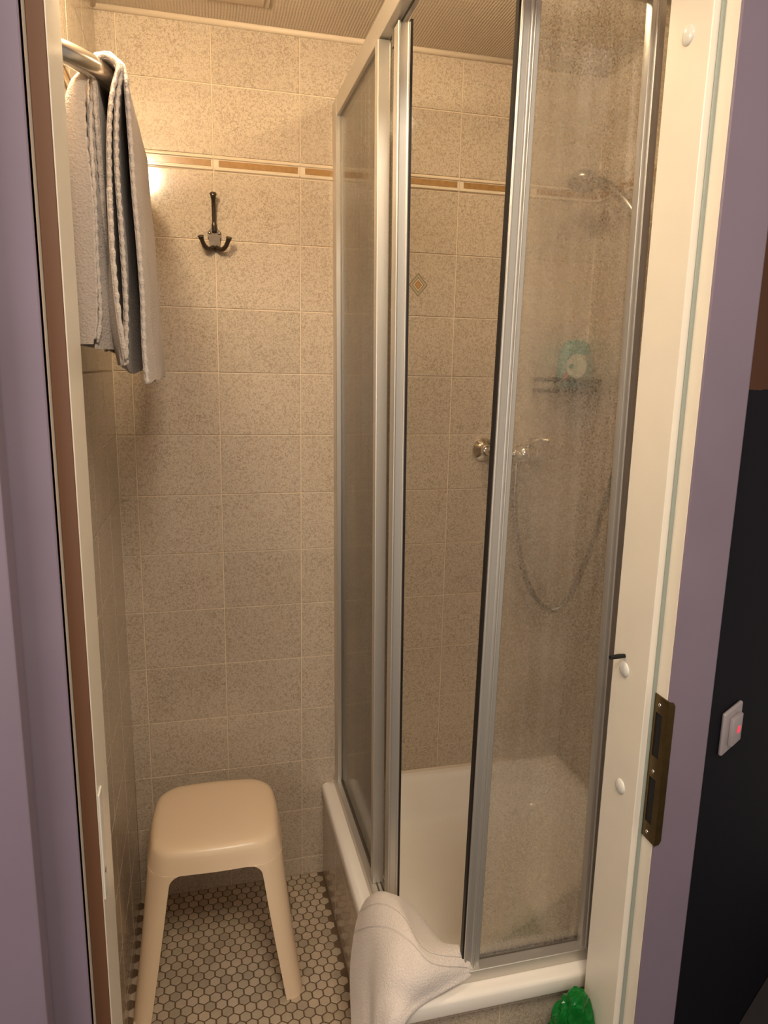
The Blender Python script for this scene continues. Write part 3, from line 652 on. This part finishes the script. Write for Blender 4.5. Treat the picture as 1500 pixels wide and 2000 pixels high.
# ------------------------------------------------------------------ light switch on the hallway wall
def on_hall(s, d, z): p = A + Vector((c30, s30))*s + Vector((s30, -c30))*d; return (p.x, p.y, z)
def hall_box(s0, s1, d0, d1, z0, z1, bev, seg=2):
    bm = new(); box(bm, s0, s1, d0, d1, z0, z1, bev=bev, seg=seg)
    for v in bm.verts: v.co = Vector(on_hall(v.co.x, v.co.y, v.co.z))
    return bm
sw = thing('light_switch', on_hall(0.10, 0, 0.87), 'grey rocker light switch with a red indicator on the dark hallway wall', 'light switch')
SW = dict(s0=0.075, z0=0.80)
def switch(s0, z0):
    w = 0.080
    obj('plate', hall_box(s0, s0+w, 0, 0.008, z0, z0+w, 0.004, 3), M_SWITCH, sw, smooth=True, angle=40)
    bm = hall_box(s0+0.020, s0+0.062, 0.008, 0.016, z0+0.014, z0+0.066, 0.002)
    rk = obj('rocker', bm, M_SWITCH, sw, smooth=True, angle=40)
    obj('indicator', hall_box(s0+0.040, s0+0.050, 0.0155, 0.0168, z0+0.034, z0+0.046, 0.0005), M_LED, rk)
switch(0.085, 0.812)

# ------------------------------------------------------------------ stool
def make_stool():
    H, NA, t = 0.420, 7, 0.0035
    ZA = 0.362; ZS = 0.335
    zs_top = [H-0.004, H-0.010, H-0.019, H-0.030, (H-0.030+ZA)/2+0.001]
    def half(z):     # half size of the shell at height z
        k = (H - z) / H
        return 0.1300 + 0.005*(1-math.exp(-k*16)) + 0.058*k, 0.1240 + 0.005*(1-math.exp(-k*16)) + 0.020*k
    def arch(z):     # half width of the side opening
        if z >= ZA: return 0.0
        a, b = half(z); full = 0.62 - 0.0 * z
        W = 0.69 + 0.10 * (ZA - z) / ZA
        d = min(1.0, (ZA - z) / 0.026)
        return (W - 0.20) + 0.20*(1 - (1-d)**2)**0.5 if d < 1 else W
    def outline(a, b, q, rc=0.042):   # q in 0..1 along quarter: 0 = middle of +x side, 1 = middle of +y side ; flat-corner-flat
        la, lb, lc = b - rc, a - rc, rc*math.pi/2
        tot = la + lb + lc; s = q * tot
        if s < la: return (a, s)
        if s < la + lc:
            th = (s - la)/rc; return (a - rc + rc*math.cos(th), b - rc + rc*math.sin(th))
        return (a - rc - (s - la - lc), b)
    def bulge(x, y, a, b, m=0.012):   # slightly convex sides
        return (x + m*(1 if x > 0 else -1)*(1-(y/b)**2)*(abs(x)/a)**4, y + m*(1 if y > 0 else -1)*(1-(x/a)**2)*(abs(y)/b)**4)
    zl = [ZA-0.0004, ZA-0.002, ZA-0.006, ZA-0.012, ZA-0.020, ZA-0.030, ZA-0.045, 0.29, 0.25, 0.20, 0.15, 0.10, 0.05, 0.012, 0.0]
    NQ = 20; verts, faces, tags = [], [], []
    def add(p): verts.append(Vector(p)); return len(verts)-1
    ident = {}
    def vid(p):
        k = (round(p[0], 5), round(p[1], 5), round(p[2], 5))
        if k not in ident: ident[k] = add(p)
        return ident[k]
    for quad in range(4):
        sx, sy = ((1, 1), (-1, 1), (-1, -1), (1, -1))[quad]
        flip = sx*sy < 0
        rows = []
        for inset, z in ((0.118, H-0.0005), (0.085, H), (0.050, H), (0.028, H-0.0004), (0.014, H-0.0018), (0.006, H-0.0050), (0.0015, H-0.0110)):
            a, b = half(z); f = 1 - inset/0.14
            rows.append((z, [bulge(*outline(a*f, b*f, q/NQ, 0.042*f), a*f, b*f, 0.012*f) for q in range(NQ+1)], 'seat'))
        for z in (H-0.020, H-0.036, ZA+0.0003):
            a, b = half(z); rows.append((z, [bulge(*outline(a, b, q/NQ), a, b) for q in range(NQ+1)], 'seat'))
        for z in zl:
            a, b = half(z); w = arch(z); rc = 0.042 - 0.012*(ZA-z)/ZA
            la, lb, lc = b-rc, a-rc, rc*math.pi/2; tot = la+lb+lc
            q0 = w*b/tot; q1 = 1 - w*a/tot
            q0 = min(q0, (la-0.002)/tot) if z > 0.2 else q0; q1 = max(q1, 1-(lb-0.002)/tot) if z > 0.2 else q1
            bl = 0.012*(z/ZA)**2
            rows.append((z, [bulge(*outline(a, b, q0 + (q1-q0)*k/NQ, rc), a, b, bl) for k in range(NQ+1)], 'seat' if z > ZS else 'leg%d' % quad))
        ids = [[vid((sx*x, sy*y, z)) for x, y in pts] for z, pts, _ in rows]
        for i in range(len(rows)-1):
            for k in range(NQ):
                f = [ids[i][k], ids[i+1][k], ids[i+1][k+1], ids[i][k+1]]
                if len(set(f)) < 4:
                    g = []; [g.append(v) for v in f if v not in g]; f = g
                    if len(f) < 3: continue
                if flip: f = f[::-1]
                faces.append(f); tags.append(rows[i+1][2])
        c = vid((0, 0, H-0.0008))
        for k in range(NQ):
            f = [c, ids[0][k], ids[0][k+1]]
            if flip: f = f[::-1]
            faces.append(f); tags.append('seat')
    # vertex normals, then a second skin inside
    N = [Vector() for _ in verts]
    for f in faces:
        n = (verts[f[1]]-verts[f[0]]).cross(verts[f[2]]-verts[f[0]])
        for v in f: N[v] += n
    N = [n.normalized() for n in N]
    nv = len(verts)
    allv = verts + [v - n*t for v, n in zip(verts, N)]; alln = N + [-n for n in N]
    edges = {}
    for f in faces:
        for a, b in zip(f, f[1:]+f[:1]): edges.setdefault((min(a, b), max(a, b)), []).append((a, b, f))
    nf = list(faces); nt_ = list(tags)
    tagof = {id(f): tg for f, tg in zip(faces, tags)}
    for f, tg in zip(faces, tags): nf.append([v+nv for v in f[::-1]]); nt_.append(tg)
    for k, l in edges.items():
        if len(l) == 1:
            a, b, f = l[0]; nf.append([b, a, a+nv, b+nv]); nt_.append(tagof[id(f)])
    st = thing('plastic_stool', (0.163, -0.264, 0), 'cream moulded plastic stool with four splayed legs on the mosaic floor', 'stool')
    rot = Matrix.Rotation(math.radians(-1), 3, 'Z')
    for tg in ('seat', 'leg0', 'leg1', 'leg2', 'leg3'):
        fs = [f for f, g in zip(nf, nt_) if g == tg]
        used = sorted(set(v for f in fs for v in f)); mp = {v: i for i, v in enumerate(used)}
        me = bpy.data.meshes.new('seat' if tg == 'seat' else 'leg')
        me.from_pydata([rot @ allv[v] for v in used], [], [[mp[v] for v in f] for f in fs]); me.materials.append(M_STOOL)
        for p in me.polygons: p.use_smooth = True
        me.normals_split_custom_set_from_vertices([tuple(rot @ alln[v]) for v in used])
        o = bpy.data.objects.new('seat' if tg == 'seat' else 'leg', me); COL.objects.link(o); o.parent = st
make_stool()

# ------------------------------------------------------------------ towel rail and towel
rl = thing('towel_rail', (XL, -0.75, 1.857), 'satin steel U-shaped towel rail on the left tiled wall', 'towel rail')
ZB = 1.857; RB = 0.0150
rail_pts = catmull([(XL, -0.757, ZB), (-0.020, -0.748, ZB), (0.010, -0.722, ZB), (0.034, -0.685, ZB), (0.0445, -0.635, ZB), (0.045, -0.56, ZB), (0.045, -0.40, ZB), (0.045, -0.22, ZB), (0.040, -0.16, ZB), (0.015, -0.115, ZB), (-0.020, -0.098, ZB), (XL, -0.095, ZB)], 7)
bm = new(); tube(bm, rail_pts, RB, 22); obj('bar', bm, M_RAILM, rl, smooth=True, angle=50)
for y in (-0.757, -0.095):
    bm = new(); lathe(bm, [(0, 0), (0.026, 0), (0.026, 0.004), (0.020, 0.008), (0.0, 0.008)], (XL+0.002, y, ZB), (1, 0, 0), 28); obj('flange', bm, M_RAILM, rl, smooth=True, angle=50)
tw = thing('hand_towel', (0.045, -0.45, 1.40), 'folded taupe hand towel draped over the steel towel rail', 'towel')
def layer(name, k, y0, y1, zr, zl, flare_r, flare_l, seed, ncol=26, yb0=0.0, yb1=0.0, ylb0=0.0, ylb1=0.0):
    """one layer of towel over the bar; k = distance from the bar surface"""
    rad = RB + 0.001 + k; path = []
    n1 = 22
    for i in range(n1): t = i/n1; path.append((1, t))            # right leg from the bottom up
    for i in range(11): path.append((0, i/10))                    # over the bar
    for i in range(1, n1+1): path.append((-1, i/n1))              # left leg down
    rows = []
    for s, t in path:
        row = []
        for j in range(ncol):
            v = j/(ncol-1)
            if s == 1:
                d = 1-t; z = ZB + (zr - ZB)*d; x = 0.045 + rad + (flare_r*d if flare_r > 0 else flare_r*(1-math.exp(-9*d))); ya = y0 + yb0*d; yc = y1 + yb1*d
                nx = 1.0; dd = d
            elif s == -1:
                d = t; z = ZB + (zl - ZB)*d; x = 0.045 - rad - flare_l*d; ya = y0 + ylb0*d; yc = y1 + ylb1*d
                nx = -1.0; dd = d
            else:
                a = math.pi*t; z = ZB + rad*math.sin(a); x = 0.045 + rad*math.cos(a); ya, yc = y0, y1; nx = 0; dd = 0
            y = ya + (yc-ya)*v
            w = noise.noise(Vector((y*9 + seed, z*5, s*3 + seed)))*0.010 + noise.noise(Vector((y*26, z*11, seed)))*0.003
            hang = (0.012*math.sin(v*6 + seed)*dd if s else 0)
            x += nx*(w*dd*1.2 + abs(hang)*0.6) if s else 0
            if s and dd > 0.9: z += (noise.noise(Vector((y*10, seed, 2)))*0.012)
            x = max(x, XL + 0.006)
            row.append(Vector((x, y, z + (w*0.3 if s == 0 else 0))))
        rows.append(row)
    bm = new(); grid_surface(bm, rows, thick=0.0042 if True else 0)
    o = obj(name, bm, M_TOWEL, tw, smooth=True, angle=60)
    hem = new()
    pts = [p + Vector((0, -0.001, 0)) for p in [r[0] for r in rows]]
    dense = []
    for a, b in zip(pts, pts[1:]):
        m = max(1, int((b-a).length/0.0045))
        for q in range(m): dense.append(a + (b-a)*q/m)
    tube(hem, dense, [0.0030 + 0.0009*math.sin(i*1.9) for i in range(len(dense))], 8)
    obj('hem', hem, M_HEM, o, smooth=True)
    return o
layer('outer_fold', 0.0085, -0.672, -0.235, 1.432, 1.480, 0.012, 0.004, 3.1, yb0=-0.005, yb1=0.02)
layer('middle_fold', 0.0040, -0.690, -0.245, 1.450, 1.482, -0.014, 0.000, 8.4, yb0=-0.012, ylb0=0.03)
layer('inner_fold', 0.0005, -0.694, -0.250, 1.455, 1.484, -0.019, -0.004, 5.7, yb0=-0.022, ylb0=0.03)
def fold(name, rows_, seed, thick=0.0042, hem_last=True):
    G_ = []
    for z, pl in rows_: G_.append([Vector((x, y, z)) for x, y in pl])
    cs = [catmull(r, 5) for r in G_]
    cc = [catmull([cs[i][j] for i in range(len(cs))], 6) for j in range(len(cs[0]))]
    G2 = [[cc[j][i] for j in range(len(cc))] for i in range(len(cc[0]))]
    for r in G2:
        for p in r:
            k = noise.noise(Vector((p.x*30, p.y*30, p.z*9 + seed)))*0.0022
            p.x = max(XL + 0.006, p.x + k); p.y += k
    bm = new(); grid_surface(bm, G2, thick=thick); o = obj(name, bm, M_TOWEL, tw, smooth=True, angle=60)
    pts = [r[-1] for r in G2]; dense = []
    for a_, b_ in zip(pts, pts[1:]):
        m = max(1, int((b_-a_).length/0.0045))
        for q in range(m): dense.append(a_ + (b_-a_)*q/m)
    hem = new(); tube(hem, dense, [0.0030 + 0.0009*math.sin(i*1.9) for i in range(len(dense))], 8); obj('hem', hem, M_HEM, o, smooth=True)
fold('wall_side_fold', [
    (1.850, [(0.018,-0.50),(0.016,-0.60),(0.012,-0.668),(0.010,-0.684),(0.014,-0.690),(0.020,-0.690)]),
    (1.825, [(0.008,-0.50),(0.004,-0.60),(-0.002,-0.680),(0.000,-0.700),(0.008,-0.706),(0.016,-0.704)]),
    (1.760, [(-0.006,-0.48),(-0.010,-0.60),(-0.016,-0.685),(-0.012,-0.706),(0.002,-0.714),(0.016,-0.712)]),
    (1.680, [(-0.012,-0.46),(-0.016,-0.60),(-0.022,-0.690),(-0.016,-0.712),(0.002,-0.720),(0.020,-0.718)]),
    (1.600, [(-0.014,-0.45),(-0.018,-0.60),(-0.022,-0.692),(-0.015,-0.716),(0.003,-0.724),(0.019,-0.722)]),
    (1.530, [(-0.014,-0.45),(-0.018,-0.60),(-0.021,-0.694),(-0.013,-0.718),(0.004,-0.726),(0.017,-0.724)]),
    (1.486, [(-0.014,-0.45),(-0.018,-0.60),(-0.020,-0.694),(-0.012,-0.718),(0.004,-0.726),(0.012,-0.726)])], 1.0)
fold('wall_side_fold', [
    (1.835, [(0.012,-0.48),(0.015,-0.58),(0.019,-0.650),(0.022,-0.680)]),
    (1.760, [(0.006,-0.46),(0.012,-0.58),(0.020,-0.655),(0.022,-0.705)]),
    (1.680, [(0.012,-0.44),(0.020,-0.56),(0.029,-0.650),(0.024,-0.712)]),
    (1.600, [(0.014,-0.44),(0.024,-0.56),(0.036,-0.650),(0.024,-0.716)]),
    (1.530, [(0.014,-0.44),(0.026,-0.56),(0.041,-0.660),(0.024,-0.718)]),
    (1.480, [(0.014,-0.44),(0.026,-0.56),(0.039,-0.668),(0.017,-0.720)])], 4.0)
fold('room_side_fold', [
    (1.700, [(0.030,-0.44),(0.036,-0.56),(0.040,-0.660),(0.043,-0.712)]),
    (1.620, [(0.030,-0.44),(0.036,-0.56),(0.038,-0.665),(0.044,-0.722)]),
    (1.550, [(0.030,-0.44),(0.035,-0.56),(0.034,-0.675),(0.048,-0.730)]),
    (1.500, [(0.032,-0.44),(0.036,-0.56),(0.036,-0.675),(0.052,-0.730)]),
    (1.458, [(0.036,-0.44),(0.040,-0.56),(0.043,-0.670),(0.056,-0.722)])], 6.0)

# ------------------------------------------------------------------ towel thrown over the corner of the tray
ctrl = [
 [(0.575,-0.455,0.225),(0.590,-0.500,0.235),(0.600,-0.540,0.240),(0.615,-0.580,0.245),(0.630,-0.640,0.262),(0.655,-0.690,0.290)],
 [(0.530,-0.490,0.285),(0.545,-0.525,0.315),(0.560,-0.555,0.325),(0.580,-0.590,0.325),(0.598,-0.672,0.330),(0.640,-0.698,0.333)],
 [(0.487,-0.510,0.325),(0.497,-0.540,0.358),(0.510,-0.571,0.378),(0.533,-0.600,0.378),(0.560,-0.690,0.358),(0.631,-0.712,0.343)],
 [(0.462,-0.510,0.287),(0.474,-0.580,0.360),(0.497,-0.620,0.388),(0.521,-0.665,0.393),(0.546,-0.728,0.370),(0.627,-0.728,0.335)],
 [(0.445,-0.530,0.243),(0.459,-0.628,0.335),(0.485,-0.684,0.375),(0.516,-0.725,0.380),(0.551,-0.755,0.357),(0.624,-0.742,0.320)],
 [(0.432,-0.562,0.200),(0.447,-0.650,0.285),(0.466,-0.728,0.345),(0.498,-0.757,0.352),(0.531,-0.768,0.340),(0.566,-0.762,0.318)],
 [(0.423,-0.605,0.165),(0.438,-0.680,0.243),(0.454,-0.745,0.312),(0.478,-0.768,0.323),(0.498,-0.774,0.319),(0.515,-0.772,0.307)],
 [(0.417,-0.655,0.155),(0.431,-0.712,0.215),(0.443,-0.765,0.270),(0.456,-0.786,0.292),(0.468,-0.791,0.298),(0.479,-0.792,0.298)],
 [(0.412,-0.695,0.140),(0.424,-0.735,0.180),(0.436,-0.775,0.215),(0.447,-0.795,0.235),(0.456,-0.798,0.245),(0.464,-0.798,0.252)],
 [(0.410,-0.715,0.100),(0.421,-0.745,0.125),(0.431,-0.778,0.150),(0.440,-0.796,0.165),(0.448,-0.800,0.172),(0.455,-0.800,0.178)],
]
for i_, r in enumerate(ctrl):      # the free edge turns under itself
    e = Vector(r[-1]); r += [tuple(e + Vector((0.009, -0.001, -0.012))), tuple(e + Vector((0.004, 0.010, -0.022)))]
cr = [catmull(r, 6) for r in ctrl]
cols = [catmull([cr[i][j] for i in range(len(cr))], 6) for j in range(len(cr[0]))]
Gm = [[cols[j][i] for j in range(len(cols))] for i in range(len(cols[0]))]
for i, r in enumerate(Gm):
    for j, p in enumerate(r):
        a, b = j/(len(r)-1), i/(len(Gm)-1)
        k = noise.noise(Vector((p.x*22, p.y*22, p.z*14)))*0.004
        k += -0.007*math.exp(-((a-0.16-0.10*(b-0.55))/0.035)**2)*max(0, min(1, (b-0.42)*5)) + 0.004*math.exp(-((a-0.24-0.10*(b-0.55))/0.04)**2)*max(0, min(1, (b-0.42)*5))
        r[j] = p + Vector((-0.5, -0.6, 0.45))*k
bm = new(); grid_surface(bm, Gm, thick=-0.009)
tm = obj('bath_mat', bm, M_MAT, smooth=True, angle=70)
tag(tm, 'pale towelling bath mat thrown over the front corner of the shower tray', 'bath mat')
# ------------------------------------------------------------------ crumpled green plastic bag by the door frame
def green_mat():
    m, nt, b = new_mat('translucent green film')
    b.inputs['Base Color'].default_value = (0.012, 0.26, 0.04, 1); b.inputs['Roughness'].default_value = 0.12
    b.inputs['Transmission Weight'].default_value = 0.5; b.inputs['IOR'].default_value = 1.3
    return m
bm = new(); bmesh.ops.create_icosphere(bm, subdivisions=5, radius=1.0)
for v in bm.verts:
    d = v.co.normalized(); p = Vector((d.x*1.3, d.y*1.3, d.z*2.6))
    k = 1 + 0.34*noise.noise(p + Vector((3, 1, 2))) + 0.28*(1-abs(noise.noise(p*1.6 + Vector((1, 5, 2))))*2.2) + 0.10*(1-abs(noise.noise(p*3.6))*2)
    v.co = Vector((0.816 + d.x*k*0.040, -0.824 + d.y*k*0.034, 0.158 + d.z*(0.88 + 0.22*k)*0.136))
    v.co.z = max(v.co.z, 0.001)
    v.co.x = min(v.co.x, XI-0.002)
    v.co.y = max(-0.89, min(v.co.y, -0.778))
gb = obj('plastic_bag', bm, green_mat(), smooth=False)
tag(gb, 'crumpled shiny green plastic bag standing between the tray and the door frame', 'bag')
